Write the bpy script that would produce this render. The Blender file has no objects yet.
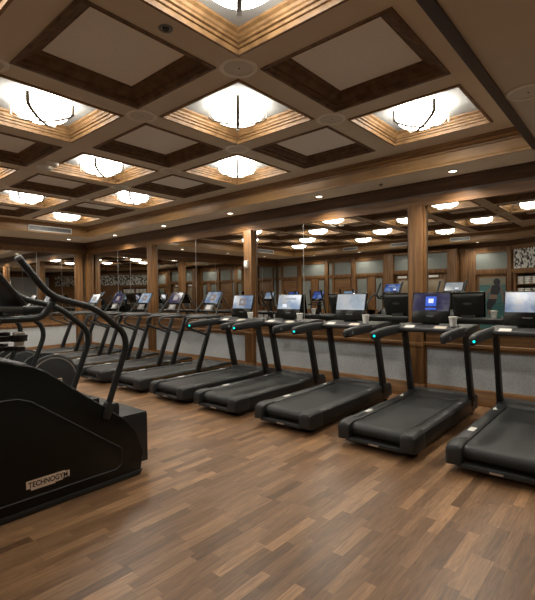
import bpy, bmesh, math, random
from mathutils import Vector, Matrix
random.seed(7)
COL = bpy.context.scene.collection
PI = math.pi
P = 1.35                       # coffer pitch
ZC = 2.45 * P                  # coffered ceiling height
ZS = 3.065                     # soffit height
XL, YS, XR = -7.85, -8.78, 7.5 # left, south, right walls (mirror wall is y = 0)

# ------------------------------------------------------------------ materials
def mat(name, color=(.5, .5, .5), rough=.5, metal=0.0, emit=None, estr=0.0, spec=.5, coat=0.0):
    m = bpy.data.materials.new(name); m.use_nodes = True
    b = m.node_tree.nodes['Principled BSDF']
    b.inputs['Base Color'].default_value = (*color, 1)
    b.inputs['Roughness'].default_value = rough
    b.inputs['Metallic'].default_value = metal
    b.inputs['Specular IOR Level'].default_value = spec
    b.inputs['Coat Weight'].default_value = coat
    if emit:
        b.inputs['Emission Color'].default_value = (*emit, 1)
        b.inputs['Emission Strength'].default_value = estr
    return m

def nodes(m): return m.node_tree.nodes, m.node_tree.links

def noise_mat(name, c1, c2, scale=(8, 8, 8), rough=.5, bump=0.0, detail=4, metal=0.0, lo=.35, hi=.65, coat=0.0, spec=.5):
    m = mat(name, c1, rough, metal, coat=coat, spec=spec); n, l = nodes(m); b = n['Principled BSDF']
    tc = n.new('ShaderNodeTexCoord'); mp = n.new('ShaderNodeMapping'); mp.inputs['Scale'].default_value = scale
    nz = n.new('ShaderNodeTexNoise'); nz.inputs['Scale'].default_value = 1.0; nz.inputs['Detail'].default_value = detail
    cr = n.new('ShaderNodeValToRGB')
    cr.color_ramp.elements[0].position = lo; cr.color_ramp.elements[0].color = (*c1, 1)
    cr.color_ramp.elements[1].position = hi; cr.color_ramp.elements[1].color = (*c2, 1)
    l.new(tc.outputs['Object'], mp.inputs['Vector']); l.new(mp.outputs[0], nz.inputs['Vector'])
    l.new(nz.outputs['Fac'], cr.inputs['Fac']); l.new(cr.outputs['Color'], b.inputs['Base Color'])
    if bump:
        bp = n.new('ShaderNodeBump'); bp.inputs['Strength'].default_value = bump; bp.inputs['Distance'].default_value = .004
        l.new(nz.outputs['Fac'], bp.inputs['Height']); l.new(bp.outputs[0], b.inputs['Normal'])
    return m

W1, W2 = (.105, .050, .018), (.21, .106, .038)
WOOD_V = noise_mat('walnut_vertical_grain', W1, W2, (26, 26, 1.6), .48, .12, 6, spec=.35)
WOOD_X = noise_mat('walnut_grain_along_x', W1, W2, (1.6, 26, 26), .48, .12, 6, spec=.35)
WOOD_Y = noise_mat('walnut_grain_along_y', W1, W2, (26, 1.6, 26), .48, .12, 6, spec=.35)
WOOD_F = noise_mat('maple_fascia_veneer', (.205, .112, .042), (.30, .170, .066), (2.2, 2.2, 9), .45, .0, 5)
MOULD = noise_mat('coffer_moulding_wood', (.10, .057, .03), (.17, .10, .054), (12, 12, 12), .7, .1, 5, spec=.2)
MOULD_L = noise_mat('coffer_moulding_wood_lamplit_tint', (.16, .085, .032), (.26, .145, .058), (12, 12, 12), .55, .1, 5)  # same wood as MOULD, lamp glow put in as a lighter, golder colour
BEAM = noise_mat('taupe_ceiling_paint', (.60, .535, .425), (.63, .565, .455), (3, 3, 3), .9, spec=.2)
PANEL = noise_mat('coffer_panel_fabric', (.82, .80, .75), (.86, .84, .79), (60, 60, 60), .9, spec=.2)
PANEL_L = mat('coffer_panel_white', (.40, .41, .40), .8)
SOFFIT = noise_mat('soffit_paint', (.58, .515, .41), (.61, .545, .44), (3, 3, 3), .9, spec=.2)
FABRIC = noise_mat('grey_wall_textile', (.36, .395, .42), (.50, .54, .565), (90, 90, 35), .9, .5, 6)
PALE = noise_mat('pale_wall_panel', (.18, .205, .195), (.22, .245, .235), (30, 30, 30), .8)
WALLP = noise_mat('dark_room_wall', (.10, .07, .045), (.13, .09, .055), (4, 4, 4), .7)
MIRROR = mat('mirror_glass', (.68, .68, .66), .006, 1.0)
SEAM = mat('mirror_seam', (.02, .018, .016), .4)
BLACK = mat('matte_black_plastic', (.012, .012, .012), .42)
BLACK2 = mat('soft_black_plastic', (.016, .018, .019), .5)
GLOSS = mat('gloss_black_plastic', (.006, .0062, .0045), .2, spec=.3)
RAILM = noise_mat('charcoal_grained_deck', (.014, .016, .017), (.021, .023, .024), (200, 200, 200), .42, .15)
BELT = noise_mat('running_belt_rubber', (.011, .013, .0135), (.017, .019, .020), (260, 260, 260), .55, .25)
TUBE = mat('charcoal_painted_tube', (.026, .030, .031), .33, .3)
GREY = mat('satin_grey_plastic', (.16, .165, .17), .35)
SILVER = mat('brushed_silver', (.55, .55, .54), .32, .9)
GOLD = mat('gold_trim', (.55, .34, .12), .3, .9)
WHITE = mat('white_plastic', (.92, .92, .89), .5)
PAPER = mat('white_paper', (.7, .69, .65), .7)
BADGE = mat('beige_badge', (.80, .66, .53), .5)
INK = mat('dark_lettering', (.012, .010, .008), .5)
GRILLE = mat('speaker_grille', (.56, .51, .42), .6)
RING = mat('speaker_ring', (.72, .66, .55), .5)
BRONZE = mat('bronze_strap', (.15, .125, .09), .5, .1)
VENTM = mat('vent_white_metal', (.55, .54, .50), .5)
VENTD = mat('vent_dark_inside', (.05, .045, .04), .6)
LED = mat('cyan_indicator', (.0, .5, .45), .3, emit=(.0, .85, .72), estr=1.1)
DLIGHT = mat('downlight_lens', (.9, .85, .75), .4, emit=(1, .88, .70), estr=6)
DRIM = mat('downlight_rim', (.5, .47, .42), .4)

LAMP_E = 11.5
OPAL = mat('opal_lamp_glass', (.8, .8, .8), .4, emit=(1, .945, .85), estr=LAMP_E)

def floor_mat():
    m = mat('strip_parquet_floor', (.2, .1, .05), .33); n, l = nodes(m); b = n['Principled BSDF']
    tc = n.new('ShaderNodeTexCoord'); sp = n.new('ShaderNodeSeparateXYZ'); l.new(tc.outputs['Object'], sp.inputs[0])
    def M(op, a, c=None):
        q = n.new('ShaderNodeMath'); q.operation = op
        for k, v in enumerate((a, c)):
            if v is None: continue
            if isinstance(v, (int, float)): q.inputs[k].default_value = v
            else: l.new(v, q.inputs[k])
        return q.outputs[0]
    def WN(a, dim='1D', v=None):
        q = n.new('ShaderNodeTexWhiteNoise'); q.noise_dimensions = dim
        if dim == '1D': l.new(a, q.inputs['W'])
        else: l.new(a, q.inputs['Vector'])
        return q.outputs['Value']
    w = .068
    xs = M('DIVIDE', sp.outputs['X'], w); row = M('FLOOR', xs); fx = M('SUBTRACT', xs, row)
    r1 = WN(row)
    ln = M('ADD', M('MULTIPLY', WN(M('ADD', row, 71.3)), .12), .36)
    ys = M('ADD', M('DIVIDE', sp.outputs['Y'], ln), M('MULTIPLY', r1, 9.7)); pl = M('FLOOR', ys); fy = M('SUBTRACT', ys, pl)
    cb = n.new('ShaderNodeCombineXYZ'); l.new(row, cb.inputs[0]); l.new(pl, cb.inputs[1])
    rnd = WN(cb.outputs[0], '3D')
    cr = n.new('ShaderNodeValToRGB'); e = cr.color_ramp.elements
    e[0].position = 0; e[0].color = (0.1500, 0.0817, 0.0403, 1); e[1].position = 1; e[1].color = (0.4200, 0.2375, 0.1193, 1)
    for p_, c_ in ((.3, (0.2120, 0.1168, 0.0580, 1)), (.55, (0.2500, 0.1406, 0.0706, 1)), (.8, (0.3000, 0.1710, 0.0857, 1))):
        x = e.new(p_); x.color = c_
    l.new(rnd, cr.inputs['Fac'])
    # grain
    cv = n.new('ShaderNodeCombineXYZ'); l.new(M('MULTIPLY', sp.outputs['X'], 55), cv.inputs[0])
    l.new(M('MULTIPLY', sp.outputs['Y'], 4.5), cv.inputs[1]); l.new(M('MULTIPLY', rnd, 40), cv.inputs[2])
    nz = n.new('ShaderNodeTexNoise'); nz.inputs['Scale'].default_value = 1; nz.inputs['Detail'].default_value = 5; nz.inputs['Distortion'].default_value = 1.2
    l.new(cv.outputs[0], nz.inputs['Vector'])
    g = n.new('ShaderNodeMapRange'); g.inputs[1].default_value = .3; g.inputs[2].default_value = .7; g.inputs[3].default_value = .66; g.inputs[4].default_value = 1.22
    l.new(nz.outputs['Fac'], g.inputs[0])
    # joints
    j = M('MINIMUM', M('MULTIPLY', M('MINIMUM', fx, M('SUBTRACT', 1.0, fx)), w), M('MULTIPLY', M('MINIMUM', fy, M('SUBTRACT', 1.0, fy)), .45))
    jr = n.new('ShaderNodeMapRange'); jr.inputs[1].default_value = 0; jr.inputs[2].default_value = .0018; jr.inputs[3].default_value = .72; jr.inputs[4].default_value = 1
    l.new(j, jr.inputs[0])
    f = M('MULTIPLY', g.outputs[0], jr.outputs[0])
    vm = n.new('ShaderNodeVectorMath'); vm.operation = 'SCALE'; l.new(cr.outputs[0], vm.inputs[0]); l.new(f, vm.inputs['Scale'])
    l.new(vm.outputs[0], b.inputs['Base Color'])
    rr = n.new('ShaderNodeMapRange'); rr.inputs[3].default_value = .27; rr.inputs[4].default_value = .42; l.new(nz.outputs['Fac'], rr.inputs[0]); l.new(rr.outputs[0], b.inputs['Roughness'])
    return m

def mural_mat():
    m = mat('black_and_white_mural', (.5, .5, .5), .6); n, l = nodes(m); b = n['Principled BSDF']
    tc = n.new('ShaderNodeTexCoord'); mp = n.new('ShaderNodeMapping'); mp.inputs['Scale'].default_value = (20, 20, 13)
    v = n.new('ShaderNodeTexVoronoi'); v.inputs['Scale'].default_value = 1.0
    nz = n.new('ShaderNodeTexNoise'); nz.inputs['Scale'].default_value = 2.3; nz.inputs['Detail'].default_value = 3; nz.inputs['Distortion'].default_value = 1.0
    ad = n.new('ShaderNodeVectorMath'); ad.operation = 'ADD'
    l.new(tc.outputs['Object'], mp.inputs[0]); l.new(mp.outputs[0], nz.inputs['Vector'])
    l.new(mp.outputs[0], ad.inputs[0]); l.new(nz.outputs['Color'], ad.inputs[1]); l.new(ad.outputs[0], v.inputs['Vector'])
    cr = n.new('ShaderNodeValToRGB'); e = cr.color_ramp.elements
    e[0].position = .42; e[0].color = (.02, .02, .02, 1); e[1].position = .52; e[1].color = (.6, .6, .57, 1)
    l.new(v.outputs['Color'], cr.inputs['Fac']); l.new(cr.outputs[0], b.inputs['Base Color'])
    return m

def screen_mat(name, c1, c2, c3, estr, scale=7):
    """a display showing a blurry picture in three tones"""
    m = mat(name, (.01, .01, .01), .12); n, l = nodes(m); b = n['Principled BSDF']
    tc = n.new('ShaderNodeTexCoord'); nz = n.new('ShaderNodeTexNoise'); nz.inputs['Scale'].default_value = scale; nz.inputs['Detail'].default_value = 2
    cr = n.new('ShaderNodeValToRGB'); e = cr.color_ramp.elements
    e[0].position = .36; e[0].color = (*c1, 1); e[1].position = .68; e[1].color = (*c3, 1); x = e.new(.52); x.color = (*c2, 1)
    l.new(tc.outputs['Object'], nz.inputs['Vector']); l.new(nz.outputs['Fac'], cr.inputs[0])
    l.new(cr.outputs[0], b.inputs['Emission Color']); b.inputs['Emission Strength'].default_value = estr
    return m
SCR_BLUE = screen_mat('pale_blue_display', (.22, .33, .50), (.38, .46, .56), (.52, .50, .50), .42)
SCR_VIOLET = screen_mat('violet_display', (.035, .035, .11), (.07, .06, .19), (.17, .17, .22), .20, 9)
SCR_MIX = screen_mat('blue_display_with_picture', (.14, .20, .33), (.26, .34, .46), (.45, .44, .44), .42)
SCR_WHITE = screen_mat('white_display', (.42, .50, .58), (.56, .60, .64), (.66, .66, .66), .38)
SCR_DEEP = screen_mat('deep_blue_display', (.03, .07, .30), (.08, .16, .50), (.25, .35, .6), .5)
TILE_BLUE = mat('blue_tile', (.0, .05, .3), .3, emit=(.015, .09, .62), estr=.45)
TILE_WHITE = mat('white_tile', (.6, .6, .65), .3, emit=(.5, .6, .8), estr=.42)
TILE_ORANGE = mat('muted_picture_tile', (.06, .045, .04), .3, emit=(.16, .125, .12), estr=.4)
TILE_SKY = mat('sky_tile', (.05, .06, .07), .3, emit=(.30, .34, .40), estr=.42)

# ------------------------------------------------------------------ mesh tools
def box(bm, x0, x1, y0, y1, z0, z1, mi=0):
    v = [bm.verts.new(p) for p in ((x0,y0,z0),(x1,y0,z0),(x1,y1,z0),(x0,y1,z0),(x0,y0,z1),(x1,y0,z1),(x1,y1,z1),(x0,y1,z1))]
    for f in ((0,3,2,1),(4,5,6,7),(0,1,5,4),(1,2,6,5),(2,3,7,6),(3,0,4,7)):
        bm.faces.new([v[k] for k in f]).material_index = mi
    return v

def prism(bm, pts, axis, a, b, mi=0):
    """extrude a 2D outline along an axis; x: pts are (y,z); y: (x,z); z: (x,y)"""
    def mk(p, t):
        return {'x': (t, p[0], p[1]), 'y': (p[0], t, p[1]), 'z': (p[0], p[1], t)}[axis]
    A = [bm.verts.new(mk(p, a)) for p in pts]; B = [bm.verts.new(mk(p, b)) for p in pts]
    n = len(pts); fs = [bm.faces.new(A), bm.faces.new(list(reversed(B)))]
    for k in range(n): fs.append(bm.faces.new((A[k], B[k], B[(k+1) % n], A[(k+1) % n])))
    for f in fs: f.material_index = mi
    bmesh.ops.recalc_face_normals(bm, faces=fs)

def loft(bm, rings, cap=True, closed=False, mi=0):
    R_ = [[bm.verts.new(p) for p in r] for r in rings]; n = len(R_[0]); fs = []
    rng = range(len(R_)) if closed else range(len(R_) - 1)
    for i in rng:
        a, b = R_[i], R_[(i+1) % len(R_)]
        for k in range(n): fs.append(bm.faces.new((a[k], a[(k+1) % n], b[(k+1) % n], b[k])))
    if cap and not closed: fs.append(bm.faces.new(list(reversed(R_[0])))); fs.append(bm.faces.new(R_[-1]))
    for f in fs: f.material_index = mi
    bmesh.ops.recalc_face_normals(bm, faces=fs)

def fillet(pts, r, n=6):
    pts = [Vector(p) for p in pts]; out = [pts[0]]
    for i in range(1, len(pts) - 1):
        a, b, c = pts[i-1], pts[i], pts[i+1]
        d1, d2 = (a - b), (c - b); rr = min(r, d1.length * .48, d2.length * .48)
        s, e = b + d1.normalized() * rr, b + d2.normalized() * rr
        for k in range(n + 1):
            t = k / n; out.append(s * (1-t)**2 + b * 2*t*(1-t) + e * t*t)
    out.append(pts[-1]); return out

def tube(bm, pts, r, segs=12, fil=.08, sy=1.0, mi=0):
    p = fillet(pts, fil) if len(pts) > 2 and fil else [Vector(q) for q in pts]
    rings = []; N = None
    for i in range(len(p)):
        t = (p[min(i+1, len(p)-1)] - p[max(i-1, 0)]).normalized()
        if N is None:
            N = t.cross(Vector((1, 0, 0)));
            if N.length < .1: N = t.cross(Vector((0, 0, 1)))
            N.normalize()
        else: N = (N - t * N.dot(t)).normalized()
        B = t.cross(N); rr = r[i] if isinstance(r, list) else r
        rings.append([p[i] + N * math.cos(a) * rr * sy + B * math.sin(a) * rr for a in [2*PI*k/segs for k in range(segs)]])
    loft(bm, rings, mi=mi)

def cyl(bm, c, r, h, axis='z', segs=24, r2=None, mi=0):
    r2 = r if r2 is None else r2; rings = []
    for t, q in ((0, r), (h, r2)):
        ring = []
        for k in range(segs):
            a = 2*PI*k/segs; u, v = math.cos(a)*q, math.sin(a)*q
            ring.append({'z': (c[0]+u, c[1]+v, c[2]+t), 'x': (c[0]+t, c[1]+u, c[2]+v), 'y': (c[0]+u, c[1]+t, c[2]+v)}[axis])
        rings.append(ring)
    loft(bm, rings, mi=mi)

def lathe(bm, prof, c=(0, 0, 0), axis='z', segs=28, power=None, mi=0, cap=True):
    rings = []
    for r, t in prof:
        ring = []
        for k in range(segs):
            a = 2*PI*k/segs; ca, sa = math.cos(a), math.sin(a); q = r
            if power: q = r / (abs(ca)**power + abs(sa)**power)**(1/power)
            u, v = ca*q, sa*q
            ring.append({'z': (c[0]+u, c[1]+v, c[2]+t), 'x': (c[0]+t, c[1]+u, c[2]+v), 'y': (c[0]+u, c[1]+t, c[2]+v)}[axis])
        rings.append(ring)
    loft(bm, rings, cap=cap, mi=mi)

def beam(bm, a, b, wx, wy, up=(1, 0, 0), wx2=None, wy2=None):
    a, b = Vector(a), Vector(b); t = (b-a).normalized(); u = Vector(up); u = (u - t*u.dot(t)).normalized(); v = t.cross(u)
    wx2 = wx if wx2 is None else wx2; wy2 = wy if wy2 is None else wy2
    loft(bm, [[q + u*sx*w/2 + v*sy*h/2 for sx, sy in ((-1,-1),(1,-1),(1,1),(-1,1))] for q, w, h in ((a, wx, wy), (b, wx2, wy2))])

def B(): return bmesh.new()

def obj(name, bm, m, parent=None, bevel=0.0, segs=2, kind=None, label=None, angle=35, rot=None, about=None):
    bmesh.ops.recalc_face_normals(bm, faces=bm.faces[:])
    if bevel:
        ed = [e for e in bm.edges if len(e.link_faces) == 2 and e.calc_face_angle(0) > .5]
        bmesh.ops.bevel(bm, geom=ed, offset=bevel, segments=segs, profile=.5, affect='EDGES', clamp_overlap=True)
    if rot is not None:
        bmesh.ops.transform(bm, matrix=Matrix.Translation(about) @ rot @ Matrix.Translation(-Vector(about)), verts=bm.verts[:])
    me = bpy.data.meshes.new(name); bm.to_mesh(me); bm.free()
    for q in (m if isinstance(m, (list, tuple)) else [m]): me.materials.append(q)
    me.shade_smooth(); me.set_sharp_from_angle(angle=math.radians(angle))
    o = bpy.data.objects.new(name, me); COL.objects.link(o)
    if parent: o.parent = parent
    if kind: o['kind'] = kind
    if label: o['label'] = label
    return o

def tag(o, label=None, cat=None, group=None, kind=None):
    if label: o['label'] = label
    if cat: o['category'] = cat
    if group: o['group'] = group
    if kind: o['kind'] = kind
    return o

def thing(name, loc=(0, 0, 0), rz=0, **k):
    o = bpy.data.objects.new(name, None); COL.objects.link(o); o.empty_display_size = .1
    o.location = loc; o.rotation_euler = (0, 0, rz); return tag(o, **k)

def struct(name, bm, m, parent=None, bevel=0):
    return obj(name, bm, m, parent, bevel=bevel, kind='structure')

def dup(o, parent=None):
    c = o.copy(); COL.objects.link(c); c.parent = parent
    for ch in list(o.children): dup(ch, c)
    return c

def text_obj(name, s, size, depth, m, parent, matrix, label=None):
    cu = bpy.data.curves.new(name, 'FONT'); cu.body = s; cu.size = size; cu.extrude = depth
    cu.align_x = 'CENTER'; cu.align_y = 'CENTER'; cu.offset = size*.022
    t = bpy.data.objects.new(name + '_tmp', cu); COL.objects.link(t)
    dg = bpy.context.evaluated_depsgraph_get(); me = bpy.data.meshes.new_from_object(t.evaluated_get(dg))
    bpy.data.objects.remove(t); bpy.data.curves.remove(cu)
    me.transform(matrix); me.materials.clear(); me.materials.append(m); me.name = name
    o = bpy.data.objects.new(name, me); COL.objects.link(o); o.parent = parent
    if label: o['label'] = label
    return o

def basis(org, ex, ey):
    ex, ey = Vector(ex).normalized(), Vector(ey).normalized(); ez = ex.cross(ey)
    return Matrix(((ex.x, ey.x, ez.x, org[0]), (ex.y, ey.y, ez.y, org[1]), (ex.z, ey.z, ez.z, org[2]), (0, 0, 0, 1)))

# ------------------------------------------------------------------ room shell
bm = B(); box(bm, XL-.15, XR+.15, YS-.15, .15, -.1, 0); struct('floor', bm, floor_mat())

ANG = math.radians(30); DX, DY = math.cos(ANG), math.sin(ANG)
DC = Vector((1.42, YS))                        # where the slanted wall leaves the opposite wall
def diag(s, off=0.0):                          # off: distance into the room
    return (DC.x + DX*s - DY*off, DC.y + DY*s + DX*off)
S_END = (XR - DC.x) / DX
YD = DC.y + S_END * DY

# coffered ceiling plate
cof = [(i, j) for i in range(-4, 3) for j in range(0, 5) if (i, j) != (2, 4)]
def cxy(i, j): return (i*P, (-j - 1.25)*P)
HS = .4 * P
bm = B()
xs = sorted(set([XL, XR] + [i*P + s*HS for i in range(-4, 3) for s in (-1, 1)]))
ys = sorted(set([YS, 0] + [(-j-1.25)*P + s*HS for j in range(5) for s in (-1, 1)]))
vv = {}
def gv(x, y, z):
    k = (round(x, 4), round(y, 4), round(z, 4))
    if k not in vv: vv[k] = bm.verts.new((x, y, z))
    return vv[k]
for a, b_ in zip(xs, xs[1:]):
    for c, d in zip(ys, ys[1:]):
        mx, my = (a+b_)/2, (c+d)/2
        if any(abs(mx - cxy(*q)[0]) < HS-.01 and abs(my - cxy(*q)[1]) < HS-.01 for q in cof): continue
        bm.faces.new([gv(a, c, ZC), gv(a, d, ZC), gv(b_, d, ZC), gv(b_, c, ZC)])
ceil = struct('ceiling', bm, BEAM)
bm = B(); box(bm, XL-.15, XR+.15, YS-.15, .15, ZC+.3, ZC+.4); obj('slab', bm, BEAM, ceil)

# soffit around the tray, 12 cm deep so that it closes behind the fascia
FX0, FX1, FY0, FY1 = -6.37, 3.57, -8.06, -.716
bm = B()
T = [(FX0, FY1), (FX1, FY1), (FX1, -6.89), (1.54, FY0), (FX0, FY0)]
for poly in ([(XL,FY1),(XR,FY1),(XR,0),(XL,0)], [(XL,YS),(FX0,YS),(FX0,FY1),(XL,FY1)], [(FX0,YS),(1.54,YS),(1.54,FY0),(FX0,FY0)],
             [(1.54,YS),(XR,YS),(XR,-6.89),(FX1,-6.89),(1.54,FY0)], [(FX1,-6.89),(XR,-6.89),(XR,FY1),(FX1,FY1)]):
    prism(bm, poly, 'z', ZS, ZS+.02)
obj('soffit', bm, SOFFIT, ceil)

def run(bm, prof, path, closed=False, z=0, mi=0):
    """sweep a profile (offset to the left of travel, height) along a horizontal polyline with mitred corners"""
    n = len(path); rings = []
    for i in range(n):
        p = Vector(path[i]); a = Vector(path[i-1]) if (i or closed) else None; c = Vector(path[(i+1) % n]) if (i < n-1 or closed) else None
        d1 = (p-a).normalized() if a is not None else None; d2 = (c-p).normalized() if c is not None else None
        if d1 is None: d1 = d2
        if d2 is None: d2 = d1
        n1, n2 = Vector((-d1.y, d1.x)), Vector((-d2.y, d2.x)); m_ = (n1+n2); m_ = m_ / max(.2, (1 + n1.dot(n2)))
        rings.append([(p.x + m_.x*o, p.y + m_.y*o, z+h) for o, h in prof])
    loft(bm, rings, cap=not closed, closed=closed, mi=mi)

# clockwise tray path: offset to the RIGHT is inward -> use negative offsets
TP = T
bm = B(); run(bm, [(0, ZS-.012), (-.022, ZS-.012), (-.026, ZS+.012), (-.012, ZS+.03), (-.008, ZS+.04), (-.008, ZC-.085), (0, ZC-.085)], TP, True)
obj('fascia', bm, WOOD_F, ceil)
bm = B(); run(bm, [(0, ZC-.10), (-.02, ZC-.10), (-.026, ZC-.085), (-.024, ZC-.075), (-.045, ZC-.065), (-.062, ZC-.048), (-.066, ZC-.038), (-.085, ZC-.03), (-.10, ZC-.012), (-.104, ZC), (0, ZC)], TP, True)
obj('crown_moulding', bm, WOOD_X, ceil)

bm = B(); prism(bm, [(FX1-.03, FY1), (FX1+.045, FY1), (FX1+.045, -6.87), (FX1-.03, -6.91)], 'z', ZS-.022, ZS+.0)
obj('edge_strip', bm, noise_mat('dark_edge_wood', (.045, .026, .014), (.07, .04, .022), (2, 2, 26), .45), ceil, bevel=.004)

# coffers
def coffer(i, j, lit):
    x, y = cxy(i, j); pa = [(x-HS, y-HS), (x-HS, y+HS), (x+HS, y+HS), (x+HS, y-HS)]   # clockwise
    bm = B()
    if lit:
        pr = [(.012, 0), (.012, -.012), (-.012, -.014), (-.016, .0), (-.014, .022), (-.028, .026), (-.030, .046), (-.046, .052), (-.048, .068), (-.060, .078), (-.064, .098), (-.085, .112), (-.088, .130), (.012, .130)]
    else:
        pr = [(.012, 0), (.012, -.012), (-.014, -.014), (-.020, .004), (-.05, .012), (-.055, .03), (-.085, .04), (-.11, .062), (-.118, .074), (-.145, .082), (-.15, .10), (.012, .10)]
    run(bm, pr, pa, True, z=ZC)
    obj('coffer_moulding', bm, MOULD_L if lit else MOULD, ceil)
    d = .128 if lit else .098
    bm = B(); box(bm, x-HS, x+HS, y-HS, y+HS, ZC+d, ZC+d+.02)
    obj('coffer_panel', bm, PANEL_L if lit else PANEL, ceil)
for i, j in cof: coffer(i, j, (i+j) % 2 == 0)

# walls behind mirrors and panels
bm = B(); box(bm, XL-.15, XR+.15, 0, .15, 0, ZC+.3); struct('wall_north', bm, WALLP)
bm = B(); box(bm, XL-.15, XL, YS-.15, 0, 0, ZC+.3); struct('wall_west', bm, WALLP)
bm = B(); box(bm, XL, 1.5, YS-.15, YS, 0, ZC+.3); struct('wall_south', bm, WOOD_V)
bm = B(); prism(bm, [diag(0), diag(S_END+.1), diag(S_END+.1, -.15), diag(-.05, -.15)], 'z', 0, ZC+.3); struct('wall_southeast', bm, WOOD_V)
bm = B(); box(bm, XR, XR+.15, YD-.3, .15, 0, ZC+.3); struct('wall_east', bm, FABRIC)

POSTS = [-7.74, -4.585, -1.32, 1.98, 5.25]
MT = 2.74     # mirror top
# crown + header on the four sides (all wood)
CROWN = [(0, ZS), (-.15, ZS), (-.15, ZS-.025), (-.125, ZS-.045), (-.12, ZS-.06), (-.09, ZS-.085), (-.055, ZS-.12), (-.05, ZS-.14), (-.035, ZS-.155), (-.035, ZS-.19), (0, ZS-.19)]
WP = [(XL, 0), (XR, 0), (XR, YD), (DC.x, YS), (XL, YS)]
bm = B(); run(bm, CROWN, WP, True); struct('trim_1', bm, noise_mat('dark_crown_wood', (.055, .028, .013), (.10, .05, .022), (2, 2, 26), .4, .1, 5))
bm = B(); run(bm, [(0, ZS-.17), (-.03, ZS-.17), (-.03, MT+.03), (-.045, MT+.025), (-.045, MT), (0, MT)], [(DC.x-.01, YS), (XL, YS), (XL, 0), (XR, 0), (XR, YD)], False)
struct('trim_2', bm, WOOD_X)

# ledge rail, lower panels and baseboards of the mirror walls
RAIL = [(0, .73), (-.045, .73), (-.05, .755), (-.062, .765), (-.062, .80), (-.05, .81), (-.05, .955), (-.075, .96), (-.08, .985), (0, .985)]
bm = B(); run(bm, RAIL, [(XL, YS), (XL, 0), (XR, 0)]); struct('trim_3', bm, WOOD_X)
BASE = [(0, 0), (-.05, 0), (-.05, .10), (-.04, .115), (-.04, .19), (-.025, .215), (0, .22)]
bm = B(); run(bm, BASE, [(XL, 0), (XR, 0)]); struct('baseboard_north', bm, WOOD_X)
bm = B(); run(bm, BASE, [(XL, YS), (XL, 0)]); struct('baseboard_west', bm, WOOD_Y)
bm = B(); run(bm, BASE, [(XR, YD), (DC.x, YS), (XL, YS)]); struct('baseboard_south', bm, WOOD_X)
bm = B(); box(bm, XL, XR, -.02, 0, .2, .75); struct('trim_4', bm, FABRIC)
bm = B(); box(bm, XL, XL+.02, YS, 0, .2, .75); struct('trim_5', bm, FABRIC)

def post(n, x=None, y=None, w=.20):
    bm = B()
    if y is None:
        box(bm, x-w/2, x+w/2, -.10, 0, 0, MT+.02)
        for s in (-1, 1): box(bm, x+s*(w/2+.013)-.013, x+s*(w/2+.013)+.013, -.05, 0, 0, MT+.01)
        box(bm, x-w/2-.012, x+w/2+.012, -.118, 0, 0, .205); box(bm, x-w/2-.008, x+w/2+.008, -.112, 0, .735, .80)
    else:
        box(bm, XL, XL+.10, y-w/2, y+w/2, 0, MT+.02)
        for s in (-1, 1): box(bm, XL, XL+.05, y+s*(w/2+.016)-.016, y+s*(w/2+.016)+.016, 0, MT+.01)
        box(bm, XL, XL+.118, y-w/2-.012, y+w/2+.012, 0, .205)
    struct('trim_%d' % n, bm, WOOD_V, bevel=.004)
k = 6
for x in POSTS: post(k, x=x); k += 1
for y in (-.28, -3.45, -6.62): post(k, y=y, w=.15 if y > -1 else .20); k += 1

# mirrors
def last_pane(): return [o.name for o in COL.objects if o.name.startswith('mirror_pane')][-1]
ORD = ['first', 'second', 'third', 'fourth', 'fifth', 'sixth', 'seventh', 'eighth', 'ninth', 'tenth']
bays = [(POSTS[q]+.15, POSTS[q+1]-.15) for q in range(4)]
q_ = 0
for bi, (a, b_) in enumerate(bays):
    mid = (a+b_)/2 + (.0 if bi != 2 else -.38)
    for (u, v, side) in ((a, mid-.003, 'left'), (mid+.003, b_, 'right')):
        bm = B(); box(bm, u, v, -.012, -.001, .985, MT)
        tag(obj('mirror_pane', bm, MIRROR), 'mirror pane behind the treadmills, %s half of the %s bay from the far corner' % (side, ORD[bi]), 'mirror', 'mirror panes along the treadmill wall')
        if side == 'left': bm = B(); box(bm, v-.001, v+.007, -.014, -.002, .985, MT); obj('seam_strip', bm, SILVER, bpy.data.objects[last_pane()])
for bi, (a, b_) in enumerate(((-3.30, -.38), (-6.47, -3.60), (-8.7, -6.77))):
    mid = (a+b_)/2 + (.42 if bi == 0 else 0)
    for (u, v, side) in ((a, mid-.003, 'left'), (mid+.003, b_, 'right')):
        bm = B(); box(bm, XL+.001, XL+.012, u, v, .985, MT)
        tag(obj('mirror_pane', bm, MIRROR), 'mirror pane on the end wall, %s half of the %s bay from the corner' % (side, ORD[bi]), 'mirror', 'mirror panes on the end wall')
        if side == 'left': bm = B(); box(bm, XL+.002, XL+.014, v-.001, v+.007, .985, MT); obj('seam_strip', bm, SILVER, bpy.data.objects[last_pane()])

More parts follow.
